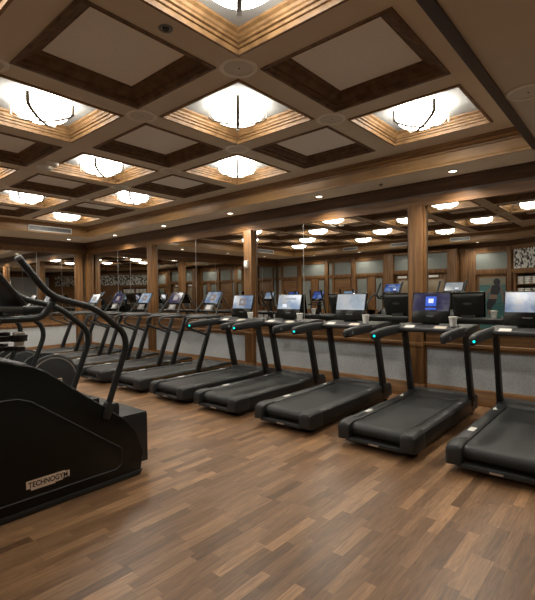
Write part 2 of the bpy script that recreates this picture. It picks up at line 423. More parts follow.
# ------------------------------------------------------------------ opposite wall, seen in the mirrors
y0 = YS
sw = 18
def trim(bm, m, bev=.004):
    global sw
    struct('trim_%d' % sw, bm, m, bevel=bev); sw += 1
bm = B()   # door bay stands forward of the wall
for (a, b_) in ((-2.62, -2.28), (-.40, -.10)): box(bm, a, b_, y0, y0+.32, 0, ZS-.15)
box(bm, -2.28, -.40, y0, y0+.28, 2.16, 2.30); box(bm, -2.28, -.40, y0, y0+.28, 2.84, ZS-.15)
box(bm, -1.62, -1.30, y0, y0+.28, 0, 2.84)
trim(bm, WOOD_V)
bm = B(); box(bm, -2.28, -1.62, y0, y0+.2, 2.30, 2.84); box(bm, -1.30, -.40, y0, y0+.2, 2.30, 2.84); trim(bm, PALE, 0)
for n_, (a, b_) in enumerate(((-2.26, -1.64), (-1.28, -.42))):
    d = thing('door_%d' % (n_+1), (0, 0, 0)); d['kind'] = 'structure'
    bm = B(); box(bm, a, b_, y0, y0+.16, 0, 2.16); obj('door_leaf', bm, WOOD_V, d, bevel=.004)
    bm = B(); cx = (a+b_)/2
    box(bm, a+.12, b_-.12, y0+.15, y0+.175, 1.15, 1.95); obj('door_glass', bm, mat('dim_door_glass', (.30, .24, .16), .2), d, bevel=.01)
    bm = B(); box(bm, cx-.2, cx+.12, y0+.16, y0+.21, 2.02, 2.10); obj('door_closer', bm, WHITE, d, bevel=.008)
    bm = B(); tube(bm, [(b_-.07, y0+.16, 1.0), (b_-.07, y0+.22, 1.0), (b_-.07, y0+.22, 1.25), (b_-.07, y0+.16, 1.25)], .012, fil=.02); obj('door_handle', bm, SILVER, d)
# poster bay
bm = B()
for (a, b_) in ((-.06, .40), (1.30, 1.42)): box(bm, a, b_, y0, y0+.06, 0, ZS-.15)
box(bm, .40, 1.30, y0, y0+.05, 2.04, 2.22); box(bm, .40, 1.30, y0, y0+.05, 2.80, ZS-.15); trim(bm, WOOD_V)
bm = B(); box(bm, .40, 1.30, y0, y0+.02, 2.22, 2.80); trim(bm, PALE, 0)
# panelled bays to the left
bm = B(); bp_ = B(); bd = B()
x = -2.62
kk = 0
widths = [1.30, 1.25, 1.35, 1.28]
while x > XL + .6 and kk < 4:
    w = widths[kk]
    a = x - w
    box(bm, x-.16, x, y0, y0+.07, 0, ZS-.15)
    box(bm, a, x, y0, y0+.05, 2.14, 2.27); box(bm, a, x, y0, y0+.05, 2.86, ZS-.15)
    if kk % 2 == 0:
        box(bp_, a, x-.16, y0, y0+.02, 2.27, 2.86)
        box(bp_, a+.06, a+.46, y0, y0+.03, .9, 2.06); box(bp_, x-.46, x-.22, y0, y0+.03, .9, 2.06)
        box(bm, a+.5, x-.5, y0, y0+.04, 0, 2.14); box(bm, a, x, y0, y0+.04, 0, .9)
    else:
        box(bp_, a+.26, x-.24, y0, y0+.02, 2.27, 2.86)
        box(bp_, a+.04, a+.18, y0, y0+.03, .9, 2.80)
        box(bd, a+.28, x-.26, y0, y0+.03, .25, 2.08); box(bm, a+.18, a+.28, y0, y0+.06, 0, ZS-.15)
    x = a; kk += 1
trim(bm, WOOD_V); trim(bp_, PALE, 0); trim(bd, WOOD_X)

# slanted wall: mural band and a towel shelf below it
def dbox(bm, s0, s1, o0, o1, z0, z1, mi=0):
    P_ = [diag(s0, o0), diag(s1, o0), diag(s1, o1), diag(s0, o1)]; prism(bm, P_, 'z', z0, z1, mi)
mu = B(); dbox(mu, .10, 6.6, .005, .03, 2.20, 2.79)
tag(obj('mural_panel', mu, mural_mat()), 'black and white patterned mural band high on the slanted wall', 'mural')
bm = B(); dbox(bm, 0, 6.8, 0, .06, 2.08, 2.20); dbox(bm, 0, 6.8, 0, .05, 2.79, ZS-.15); trim(bm, WOOD_X)
bm = B(); dbox(bm, .12, .30, 0, .02, .3, 2.0); trim(bm, PALE, 0)
sh = thing('towel_shelf', (*diag(.4, 0), 0), label='tall wooden open shelf of folded white towels against the slanted wall', cat='shelf')
def rel(bm, o):
    bmesh.ops.translate(bm, vec=-Vector(o.location), verts=bm.verts[:]); return bm
for (s0, s1) in ((.38, .42), (1.16, 1.19), (1.93, 1.97)):
    bm = B(); dbox(bm, s0, s1, .02, .34, .0, 2.06); obj('upright', rel(bm, sh), WOOD_V, sh, bevel=.003)
for z in (.10, .60, 1.05, 1.36, 1.70, 2.04):
    bm = B(); dbox(bm, .42, 1.93, .02, .33, z, z+.025); obj('shelf_board', rel(bm, sh), WOOD_X, sh, bevel=.003)
bm = B(); dbox(bm, .40, 1.95, .01, .02, 0, 2.06); obj('back_board', rel(bm, sh), WALLP, sh)
proto = None; n_ = 0
for zi, z in enumerate((1.085, 1.385, 1.725)):
    for si, s in enumerate((.54, .78, 1.02, 1.32, 1.56, 1.80)):
        p_ = diag(s, .18)
        if proto is None:
            bm = B()
            for q in range(4):
                box(bm, -.09, .09, -.11, .11, .002+q*.055, .05+q*.055)
            proto = obj('folded_towels', bm, PAPER, bevel=.014); t = proto
        else: t = dup(proto)
        t.location = (p_[0], p_[1], z+.001); t.rotation_euler = (0, 0, ANG)
        tag(t, 'stack of white towels, %s from the left on the %s shelf of towels' % (ORD[si], ('lowest filled', 'middle filled', 'top')[zi]), 'towels', 'folded towels on the tall shelf')

# poster
pt = thing('wall_poster', (.88, y0+.055, 0), label='tall framed poster of a person walking into teal sea, hung on the opposite wall', cat='poster')
SEA = noise_mat('printed_teal_sea', (.030, .120, .125), (.075, .19, .19), (2.5, 2.5, 14), .35, 0, 4)
SKY = noise_mat('printed_beige_sky', (.17, .17, .13), (.22, .21, .16), (3, 3, 6), .4)
FIG = mat('printed_dark_clothes', (.022, .024, .03), .4); SKIN = mat('printed_skin', (.21, .15, .11), .4); FOAM = mat('printed_foam', (.12, .21, .22), .4)
bm = B(); box(bm, -.40, .40, -.05, 0, .30, 1.98); obj('poster_frame', bm, WOOD_V, pt, bevel=.006)
bm = B()
box(bm, -.37, .37, 0, .004, .33, 1.72, 0); box(bm, -.37, .37, 0, .004, 1.72, 1.95, 1)
def pf(px, py): return ((px-257)*.0041, 1.98-(py-120)*.0045)
def poly(pts, mi, d):
    prism(bm, [pf(*q) for q in pts], 'y', .004, .004+d, mi)
def limb(pts, w, mi, d):
    for (a, b_), (w0, w1) in zip(zip(pts, pts[1:]), zip(w, w[1:])):
        dx, dy = b_[0]-a[0], b_[1]-a[1]; L = math.hypot(dx, dy); nx, ny = -dy/L, dx/L
        poly([(a[0]+nx*w0, a[1]+ny*w0), (b_[0]+nx*w1, b_[1]+ny*w1), (b_[0]-nx*w1, b_[1]-ny*w1), (a[0]-nx*w0, a[1]-ny*w0)], mi, d)
limb([(262, 188), (222, 232), (212, 262), (190, 290)], [10, 8, 7, 6], 3, .001)
limb([(312, 188), (328, 235), (330, 270), (337, 302)], [10, 8, 7, 6], 3, .001)
limb([(236, 330), (232, 365), (226, 402)], [13, 10, 7], 3, .001)
poly([(240, 240), (292, 240), (290, 282), (232, 282)], 3, .0012)
poly([(258, 180), (308, 180), (316, 205), (300, 246), (246, 244), (246, 210)], 2, .0015)
poly([(228, 275), (288, 275), (280, 305), (256, 330), (248, 350), (220, 350), (216, 310)], 2, .0018)
poly([(290+24*math.cos(a), 158+26*math.sin(a)) for a in [2*PI*q/14 for q in range(14)]], 2, .002)
poly([(200, 395), (262, 388), (280, 412), (190, 415)], 4, .0022)
obj('printed_picture', bm, [SEA, SKY, FIG, SKIN, FOAM], pt)

# ------------------------------------------------------------------ ceiling fittings
def make_lamp():
    t = thing('ceiling_lamp')
    bm = B(); lathe(bm, [(.002, -.080), (.10, -.080), (.165, -.076), (.215, -.058), (.242, -.028), (.250, .01), (.250, .075)], segs=48, power=2.4, cap=False)
    obj('glass_shade', bm, OPAL, t, angle=60)
    bm = B(); lathe(bm, [(.001, -.100), (.09, -.098), (.145, -.090), (.162, -.080), (.150, -.074), (.001, -.074)], segs=32, cap=False)
    obj('bottom_diffuser', bm, OPAL, t, angle=60)
    for q in range(4):
        a = PI/4 + q*PI/2; c, s = math.cos(a), math.sin(a); bm = B()
        pr = [(.0, -.106), (.10, -.103), (.165, -.093), (.255, -.072), (.290, -.050), (.292, .05)]
        rings = []
        for r, z in pr:
            wv = Vector((-s, c, 0)) * .016; o = Vector((c*r, s*r, z)); nrm = Vector((c, s, 0))*.008 if r > .28 else Vector((0, 0, -.008))
            rings.append([o-wv, o+wv, o+wv+nrm, o-wv+nrm])
        loft(bm, rings); obj('strap', bm, BRONZE, t)
    bm = B(); cyl(bm, (0, 0, .068), .12, .017); obj('ceiling_plate', bm, WHITE, t)
    return t
LAMP_W = 170
lamp = make_lamp(); first = True
for (i, j) in cof:
    if (i+j) % 2: continue
    x, y = cxy(i, j)
    t = lamp if first else dup(lamp); first = False
    t.location = (x, y, ZC+.040)
    row = [q for q in range(-4, 3) if (q+j) % 2 == 0 and (q, j) in cof]
    tag(t, 'glowing square ceiling lamp, %s from the far end in the %s row from mirrors' % (ORD[row.index(i)], ORD[j]), 'ceiling lamp', 'lamps in the lit ceiling coffers')

def make_speaker():
    t = thing('ceiling_speaker')
    bm = B(); lathe(bm, [(.115, -.004), (.118, -.010), (.145, -.010), (.152, -.004), (.152, .0), (.115, .0)], segs=36, cap=False); obj('trim_ring', bm, RING, t)
    bm = B(); lathe(bm, [(.001, -.008), (.06, -.008), (.112, -.006), (.115, -.001), (.001, -.001)], segs=36, cap=False); obj('grille', bm, GRILLE, t)
    bm = B(); cyl(bm, (.01, 0, -.012), .006, .004, segs=10); obj('badge', bm, INK, t)
    return t
spk = make_speaker(); first = True
for (a, b_) in [(1.5, -1.5), (.5, -1.5), (1.5, -.5), (.5, -.5), (.5, -2.5), (-.5, -.5), (-1.5, -.5), (-.5, -2.5), (-2.5, -1.5), (-2.5, -2.5), (1.5, -2.5), (.5, -3.5), (1.5, -3.5), (-1.5, -2.5), (-2.5, -.5)]:
    t = spk if first else dup(spk); first = False
    t.location = (a*P, (b_-1.25)*P, ZC)
    tag(t, 'round ceiling speaker at a beam crossing, %s from the far end, %s from the mirrors' % (ORD[int(a+3.5)], ORD[int(-b_-.5)]), 'speaker', 'speakers on the beam crossings')
t = dup(spk); t.location = (3.76, -2.28, ZS); tag(t, 'round beige ceiling speaker on the flat soffit at upper right', 'speaker')
for dx, r, lb in ((0, .105, 'larger flat round detector at a far beam crossing beside a smaller one'), (.24, .075, 'smaller flat round detector at a far beam crossing beside a larger one')):
    t = thing('smoke_detector', (-1.72+dx, -3.66, ZC), label=lb, cat='smoke detector')
    bm = B(); lathe(bm, [(.001, -.05), (r*.6, -.048), (r*.9, -.035), (r, -.02), (r, -.001), (.001, -.001)], cap=False); obj('housing', bm, GRILLE, t)
    bm = B(); lathe(bm, [(.001, -.056), (r*.3, -.054), (r*.34, -.046), (.001, -.046)], cap=False); obj('sensor_cap', bm, DRIM, t)
t = thing('sprinkler_head', (2.02, -4.40, ZC), label='small dark recessed sprinkler in the beam near the top centre', cat='sprinkler')
bm = B(); lathe(bm, [(.03, -.004), (.045, -.006), (.05, -.001), (.03, -.001)], cap=False); obj('escutcheon', bm, GREY, t)
bm = B(); cyl(bm, (0, 0, -.012), .02, .012, r2=.026); obj('nozzle', bm, INK, t)
def sprink(x, y, z, lb):
    t = thing('sprinkler_head', (x, y, z), label=lb, cat='sprinkler')
    bm = B(); lathe(bm, [(.012, -.004), (.03, -.006), (.035, -.001), (.012, -.001)], cap=False); obj('escutcheon', bm, BRONZE, t)
    bm = B(); cyl(bm, (0, 0, -.03), .012, .03); obj('nozzle', bm, BRONZE, t)
sprink(1.62, -.42, ZS, 'tiny dark sprinkler in the soffit between the two nearest downlights')

def make_dl():
    t = thing('downlight')
    bm = B(); lathe(bm, [(.045, -.003), (.048, -.010), (.066, -.008), (.070, -.001), (.045, -.001)], segs=28, cap=False); obj('rim', bm, DRIM, t)
    bm = B(); lathe(bm, [(.001, -.007), (.045, -.006), (.045, -.001), (.001, -.001)], segs=28, cap=False); obj('lens', bm, DLIGHT, t)
    return t
dl = make_dl(); first = True
ld = bpy.data.lights.new('downlight_beam', 'SPOT'); ld.energy = 60; ld.color = (1, .90, .76); ld.spot_size = math.radians(140); ld.spot_blend = .8; ld.shadow_soft_size = .03
lo = bpy.data.objects.new('downlight_beam', ld); COL.objects.link(lo); lo.parent = dl; lo.location = (0, 0, -.02)
dim = ld.copy(); dim.energy = 30
dls = [(x, -.40, 'soffit above the treadmill mirrors', n_) for n_, x in enumerate((-5.62, -3.57, -1.47, .55, 2.60, 4.65))] + \
      [(-7.15, y, 'soffit above the end wall mirrors', n_) for n_, y in enumerate((-.86, -2.95, -5.05, -7.1))] + \
      [(x, -8.40, 'soffit along the opposite wall', n_) for n_, x in enumerate((-5.62, -3.57, -1.47, .55))] + \
      [(5.4, y, 'wide soffit at the right end', n_) for n_, y in enumerate((-2.4, -4.6))]
for x, y, wh, n_ in dls:
    t = dl if first else dup(dl); first = False
    t.location = (x, y, ZS)
    if 'opposite' in wh or 'right end' in wh:
        for ch in t.children:
            if ch.type == 'LIGHT': ch.data = dim
    tag(t, 'small round downlight, %s from the far corner in the %s' % (ORD[n_], wh), 'downlight', 'downlights in the soffit')

def vent(loc, rz, w, h, lb):
    t = thing('air_vent', loc, rz, label=lb, cat='vent')
    bm = B(); f = .022
    for q in ((-w/2, w/2, -h/2, -h/2+f), (-w/2, w/2, h/2-f, h/2), (-w/2, -w/2+f, -h/2, h/2), (w/2-f, w/2, -h/2, h/2)): box(bm, q[0], q[1], -.02, 0, q[2], q[3])
    obj('frame', bm, VENTM, t, bevel=.002)
    bm = B(); box(bm, -w/2+f, w/2-f, -.004, 0, -h/2+f, h/2-f); obj('backing', bm, VENTD, t)
    n_ = 5
    for q in range(n_):
        z = -h/2+f + (h-2*f)*(q+.5)/n_; bm = B(); box(bm, -w/2+f, w/2-f, -.014, -.006, z-.005, z+.004); obj('slat', bm, GREY, t)
vent((FX0+.012, -1.66, 3.155), PI/2, 1.02, .135, 'long white air vent on the fascia at the far left, nearest the corner')
vent((FX0+.012, -6.2, 3.155), PI/2, 1.02, .135, 'long white air vent on the left fascia, seen only in the mirror')
vent((.135, FY0+.012, 3.165), PI, .6, .12, 'white air vent on the opposite fascia above the poster, seen in the mirror')
vent((-1.85, FY0+.012, 3.165), PI, .6, .12, 'white air vent on the opposite fascia above the doors, seen in the mirror')
vent((-3.75, FY0+.012, 3.165), PI, .6, .12, 'white air vent on the opposite fascia left of the doors, seen in the mirror')

t = thing('wall_sensor', (-1.335, -.10, 2.10), label='small white box sensor mounted on the middle wooden post', cat='sensor')
bm = B(); prism(bm, [(-.045, 0), (.045, 0), (.038, -.05), (-.038, -.05)], 'z', -.07, .07); obj('housing', bm, WHITE, t, bevel=.008)
bm = B(); box(bm, -.03, .03, -.054, -.049, -.055, -.02); obj('lens', bm, GRILLE, t, bevel=.003)
t = thing('wall_sensor', (-2.28-.17, y0+.32, 2.73), PI, label='small white plaque on the wooden pier left of the doors', cat='sensor')
t.location = (-1.46, y0+.28, 2.62)
t['label'] = 'small white box high on the pier between the two doors, seen in the mirror'
bm = B(); box(bm, -.05, .05, -.05, 0, -.09, .09); obj('housing', bm, WHITE, t, bevel=.008)
bm = B(); box(bm, -.035, .035, -.054, -.05, -.06, .0); obj('lens', bm, GRILLE, t, bevel=.003)
t = thing('power_outlet', (2.72, -.052, .115), label='dark power outlet plate on the baseboard behind the second treadmill', cat='outlet')
bm = B(); box(bm, -.06, .06, -.008, 0, -.035, .035); obj('plate', bm, INK, t, bevel=.002)
for s in (-1, 1):
    bm = B(); cyl(bm, (s*.028, -.011, 0), .016, .004, 'y', 14); obj('socket', bm, BLACK2, t)

# ------------------------------------------------------------------ treadmills
def cap_end_box(bm, x0, x1, y0, y1, z0, z1): box(bm, x0, x1, y0, y1, z0, z1)

def deck(t, gold):
    """shared running deck: local y -1.07 (rear) .. 1.08 (front, mirror side)"""
    bm = B(); box(bm, -.35, .35, -.98, .93, .035, .15); obj('chassis', bm, BLACK, t, bevel=.012)
    for s in (-1, 1):
        bm = B()
        loft(bm, [[(s*.27, y, .13-dz*.0), (s*.395, y, .105), (s*.395, y, z-.02), (s*.375, y, z), (s*.30, y, z+.003), (s*.27, y, z-.008)]
                  for y, z, dz in ((-.93, .238, 0), (.2, .243, 0), (.62, .25, 0))])
        obj('side_rail', bm, RAILM, t, bevel=.004)
        bm = B()
        loft(bm, [[(s*.262, y, .085), (s*w, y, .075), (s*w, y, z-.03), (s*(w-.03), y, z), (s*.30, y, z+.002), (s*.262, y, z-.012)]
                  for y, z, w in ((-1.085, .205, .37), (-1.07, .235, .392), (-1.0, .252, .402), (-.86, .252, .402), (-.82, .243, .397))])
        obj('rear_cap', bm, BLACK2, t, bevel=.010, segs=3)
        bm = B(); cyl(bm, (s*.30, -.85, .0), .03, .05, r2=.024); obj('foot', bm, BLACK, t)
        bm = B(); cyl(bm, (s*.30, .9, .0), .03, .05, r2=.024); obj('foot', bm, BLACK, t)
        if gold:
            bm = B(); box(bm, s*.396 - .003, s*.396 + .003, -.82, .92, .192, .212); obj('gold_stripe', bm, GOLD, t)
    bm = B(); pts = [(.66, .12), (.66, .232), (-.95, .226)]
    for q in range(1, 9):
        a = PI/2 + q*PI/9; pts.append((-.96 + .062*math.cos(a), .164 + .062*math.sin(a)))
    pts.append((-.95, .105)); prism(bm, pts, 'x', -.262, .262); obj('running_belt', bm, BELT, t, angle=30)
    bm = B(); box(bm, -.30, .30, -1.075, -1.02, .062, .100); obj('rear_bumper', bm, BLACK2, t, bevel=.01)
    bm = B(); box(bm, -.05, .05, -1.079, -1.074, .072, .088); obj('rear_plate', bm, SILVER, t, label='small silver plate')
    # motor cover with sunken front edge
    bm = B(); prism(bm, [(.50, .10), (.50, .232), (.55, .250), (.62, .262), (.82, .270), (.93, .25), (.965, .18), (.965, .07)], 'x', -.375, .375)
    obj('motor_cover', bm, BLACK2, t, bevel=.016, segs=3)
    text_obj('cover_lettering', 'TECHNOGYM', .05, .0008, GREY, t, basis((0, .72, .2675), (1, 0, 0), (0, 1, .04)))
    for q in ((.298, .352, .33, .45, .2455, .2475), (-.352, -.298, .30, .40, .2455, .2475), (-.352, -.298, -.60, -.48, .2425, .2445)):
        bm = B(); box(bm, *q); obj('safety_sticker', bm, PAPER, t, label='white safety sticker')

def screen_parts(t, org, ex, ey, w, h, scr, style, z_off=.0):
    M = basis(org, ex, ey)
    def q(bm, x0, x1, y0, y1, z0, z1):
        n = len(bm.verts); box(bm, x0, x1, y0, y1, z0, z1)
    bm = B(); box(bm, -w/2, w/2, -h/2, h/2, 0, .0015); bmesh.ops.transform(bm, matrix=M, verts=bm.verts[:])
    s = obj('display', bm, scr, t)
    def tile(x, y, a, b_, m, d, nm='icon'):
        bm = B(); box(bm, x-a/2, x+a/2, y-b_/2, y+b_/2, .0015, .0015+d); bmesh.ops.transform(bm, matrix=M, verts=bm.verts[:]); obj(nm, bm, m, s)
    if style == 'icon':
        tile(-.0, .01, .13, .12, TILE_BLUE, .0006); tile(.0, .015, .062, .055, TILE_WHITE, .0012); tile(0, -.085, .13, .02, TILE_BLUE, .0005, 'caption_bar')
        tile(-.14, -.06, .09, .05, TILE_ORANGE, .0003, 'food_picture') if False else None
    elif style == 'face':
        tile(0, .0, .15, .12, TILE_ORANGE, .0006, 'picture'); tile(-.01, .0, .07, .05, TILE_SKY, .0012)
    elif style == 'run':
        tile(.02, .05, .22, .03, TILE_SKY, .0006, 'status_bar'); tile(-.08, -.06, .08, .05, TILE_WHITE, .0006)
    return s

def make_run(scr, style):
    t = thing('treadmill'); deck(t, False)
    for s in (-1, 1):
        bm = B(); beam(bm, (s*.37, .72, .16), (s*.365, .50, 1.06), .055, .12, wx2=.05, wy2=.105); c = obj('column', bm, BLACK, t, bevel=.014, segs=3)
        bm = B(); box(bm, s*.37-.035, s*.37+.035, .66, .78, .20, .275); obj('column_foot', bm, BLACK2, c, bevel=.012)
        # padded handlebar running back toward the user
        bm = B(); x = s*.385
        tube(bm, [(x, .56, 1.035), (x, .40, 1.055), (x+s*.01, .10, 1.06), (x+s*.005, -.27, 1.03), (x, -.315, 1.025)], [.040]*8+[.046]*14+[.047, .03], 14, .06) if False else None
        pth = [(.60, 1.04, .040), (.50, 1.055, .052), (.35, 1.062, .055), (.10, 1.060, .055), (-.15, 1.048, .054), (-.27, 1.038, .052), (-.31, 1.034, .046), (-.33, 1.032, .030)]
        rings = [[(x + .036*(r/.055)*math.copysign(abs(math.cos(a))**.6, math.cos(a)), y, z + r*math.copysign(abs(math.sin(a))**.7, math.sin(a))) for a in [2*PI*k/16 for k in range(16)]] for y, z, r in pth]
        loft(bm, rings); hb = obj('handlebar', bm, BLACK2, t, angle=50)
        bm = B(); lathe(bm, [(.001, .0), (.018, .002), (.024, .004), (.001, .004)], c=(x + s*.034, -.20, 1.042), axis='x', segs=18, cap=False) if s > 0 else lathe(bm, [(.001, -.004), (.024, -.004), (.018, -.002), (.001, 0)], c=(x - .034, -.20, 1.042), axis='x', segs=18, cap=False)
        obj('hand_sensor', bm, GREY, hb)
    bm = B(); lathe(bm, [(.001, -.012), (.010, -.010), (.013, .0), (.010, .008), (.001, .010)], c=(-.365, -.322, 1.03), segs=14, axis='y', cap=False)
    obj('indicator_light', bm, LED, t, label='glowing cyan indicator light')
    # dashboard tray
    bm = B(); prism(bm, [(.30, 1.045), (.30, 1.075), (.36, 1.095), (.62, 1.12), (.80, 1.12), (.80, 1.04), (.5, 1.02)], 'x', -.43, .43); obj('dashboard', bm, BLACK2, t, bevel=.012, segs=3)
    bm = B(); beam(bm, (-.34, .31, 1.082), (.34, .31, 1.082), .018, .030, up=(0, 0, 1)); obj('tray_lip', bm, GREY, t, bevel=.004)
    for x0, x1, m in ((-.30, -.18, PAPER), (.06, .20, GRILLE), (-.12, .0, INK)):
        bm = B(); box(bm, x0, x1, .325, .40, 1.0885, 1.0925); obj('keypad', bm, m, t, rot=Matrix.Rotation(.3, 4, 'X'), about=((x0+x1)/2, .33, 1.089))
    bm = B(); lathe(bm, [(.001, 0), (.016, 0), (.013, .018), (.016, .03), (.016, .045), (.001, .047)], c=(-.35, .36, 1.09), segs=16, cap=False); obj('speed_knob', bm, SILVER, t)
    bm = B(); lathe(bm, [(.001, 0), (.016, 0), (.013, .018), (.016, .03), (.016, .045), (.001, .047)], c=(.33, .36, 1.09), segs=16, cap=False); obj('speed_knob', bm, SILVER, t)
    # console
    cx = -.07; tilt = math.radians(14); ey = Vector((0, math.sin(tilt), math.cos(tilt))); ex = Vector((1, 0, 0)); ez = ex.cross(ey)
    oc = Vector((cx, .60, 1.325)); M = basis(oc, ex, ey)
    con = None
    bm = B(); outline = [(-.225, -.195), (.225, -.195), (.245, .195), (-.245, .195)]
    loft(bm, [[M @ Vector((x, y, z)) for x, y in outline] for z in (-.03, .0)])
    con = obj('console', bm, GLOSS, t, bevel=.008, segs=3)
    bm = B(); loft(bm, [[M @ Vector((x*k_, y*k_-.01, z)) for x, y in outline] for k_, z in ((.95, -.035), (.8, -.060), (.55, -.075))]); obj('rear_shell', bm, BLACK2, con, bevel=.008)
    screen_parts(con, oc + ey*.068 + ez*.0012, ex, ey, .445, .225, scr, style)
    text_obj('console_lettering', 'technogym', .022, .0006, GREY, con, basis(oc - ey*.105 + ez*.0015, ex, ey))
    bm = B(); lathe(bm, [(.001, 0), (.055, 0), (.058, .003), (.001, .003)], segs=24, cap=False)
    bmesh.ops.transform(bm, matrix=basis(oc + ey*.03 - ez*.0775, -ex, ey) @ Matrix.Diagonal((1.1, .32, 1, 1)), verts=bm.verts[:]); obj('rear_badge', bm, GREY, con)
    bm = B(); beam(bm, (cx, .62, 1.08), (cx, .60, 1.17), .20, .06); obj('console_neck', bm, BLACK, t, bevel=.01)
    return t

def make_artis(scr):
    t = thing('treadmill'); deck(t, True)
    for s in (-1, 1):
        bm = B(); beam(bm, (s*.375, .10, .17), (s*.375, .46, 1.10), .05, .10, wx2=.045, wy2=.08); obj('column', bm, BLACK, t, bevel=.014, segs=3)
        bm = B(); x = s*.385
        tube(bm, [(x, .62, 1.135), (x, -.10, 1.125), (x, -.155, 1.0), (x, .0, .93), (x, .36, .80)], .021, 12, .10); obj('handrail', bm, BLACK2, t)
    bm = B(); tube(bm, [(-.385, .60, 1.135), (.385, .60, 1.135)], .022, 12, 0); obj('crossbar', bm, BLACK2, t)
    bm = B(); prism(bm, [(.40, 1.10), (.40, 1.12), (.66, 1.16), (.74, 1.15), (.72, 1.10)], 'x', -.34, .34); obj('dashboard', bm, BLACK2, t, bevel=.01)
    tilt = math.radians(28); ey = Vector((0, math.sin(tilt), math.cos(tilt))); ex = Vector((1, 0, 0)); ez = ex.cross(ey)
    oc = Vector((-.02, .84, 1.465)); M = basis(oc, ex, ey)
    bm = B(); outline = [(-.205, -.145), (.205, -.145), (.205, .145), (-.205, .145)]
    loft(bm, [[M @ Vector((x, y, z)) for x, y in outline] for z in (-.028, .0)]); con = obj('console', bm, GLOSS, t, bevel=.008, segs=3)
    screen_parts(con, oc + ez*.0012 + ey*.008, ex, ey, .375, .235, scr, 'face')
    bm = B(); oc2 = oc - ey*.21 + ez*.012; M2 = basis(oc2, ex, ey)
    loft(bm, [[M2 @ Vector((x, y, z)) for x, y in ((-.115, -.065), (.115, -.065), (.10, .06), (-.10, .06))] for z in (-.02, 0)]); obj('keypad', bm, GREY, t, bevel=.006)
    bm = B(); loft(bm, [[M2 @ Vector((x, y, z)) for x, y in ((-.06, -.04), (.06, -.04), (.06, .04), (-.06, .04))] for z in (0, .003)]); obj('keypad_button', bm, SILVER, t)
    for s in (-1, 1):
        bm = B(); tube(bm, [(s*.30, .62, 1.14), (s*.235, .80, 1.42), (s*.20, .90, 1.56)], .016, 10, .05); obj('console_arm', bm, BLACK, t)
    return t

RUNX = [3.57, 2.52, 1.39, .29, -.73]
run_scr = [(SCR_MIX, 'none'), (SCR_VIOLET, 'icon'), (SCR_WHITE, 'none'), (SCR_BLUE, 'run'), (SCR_MIX, 'face')]
run_lab = ['black treadmill cut by the right edge of the photo, cyan light on its handlebar',
           'black treadmill with a violet screen showing a blue square icon, second from the right edge',
           'black treadmill with a pale glaring screen, third from the right edge',
           'black treadmill with a light blue and white screen, just right of the middle wooden post',
           'black padded-handlebar treadmill just left of the middle wooden post, fifth from the right edge']
for x, (sc, st), lb in zip(RUNX, run_scr, run_lab):
    t = make_run(sc, st); t.location = (x, -1.40, 0); tag(t, lb, 'treadmill', 'treadmills facing the mirror wall')
ARTX = [-1.80, -2.95, -4.08, -5.22, -6.36]
art_scr = [SCR_MIX, SCR_VIOLET, SCR_BLUE, SCR_VIOLET, SCR_WHITE]
art_lab = ['black gold-striped treadmill with looped handrails, nearest of its type to the camera',
           'second gold-striped treadmill of the looped handrail type, with a violet blue screen',
           'third gold-striped treadmill of the looped handrail type, with a bright pale blue screen',
           'fourth gold-striped treadmill of the looped handrail type, with a dim violet screen',
           'farthest gold-striped treadmill of the looped handrail type, next to the corner post']
for x, sc, lb in zip(ARTX, art_scr, art_lab):
    t = make_artis(sc); t.location = (x, -1.40, 0); tag(t, lb, 'treadmill', 'treadmills facing the mirror wall')

# white cups on the dashboards
def make_cup():
    t = thing('paper_cup')
    bm = B(); lathe(bm, [(.001, .001), (.028, .001), (.030, .005), (.040, .094), (.043, .098), (.040, .101), (.037, .097), (.027, .01), (.001, .008)], segs=24, cap=False)
    obj('cup_body', bm, WHITE, t)
    bm = B(); lathe(bm, [(.0415, .090), (.044, .0945), (.044, .0985), (.040, .102), (.036, .099), (.0365, .092)], segs=24, cap=False); obj('rolled_rim', bm, PAPER, t)
    return t
cup = make_cup(); first = True
for n_, x in enumerate(RUNX):
    if n_ == 0: continue
    t = cup if first else dup(cup); first = False
    t.scale = (1.15, 1.15, 1.15); t.location = (x+.24, -1.40+.47, 1.108); tag(t, 'white tapered cup on the dashboard of the ' + ['', 'second', 'third', 'fourth', 'fifth'][n_] + ' treadmill from the right edge', 'cup', 'cups on the treadmill dashboards')

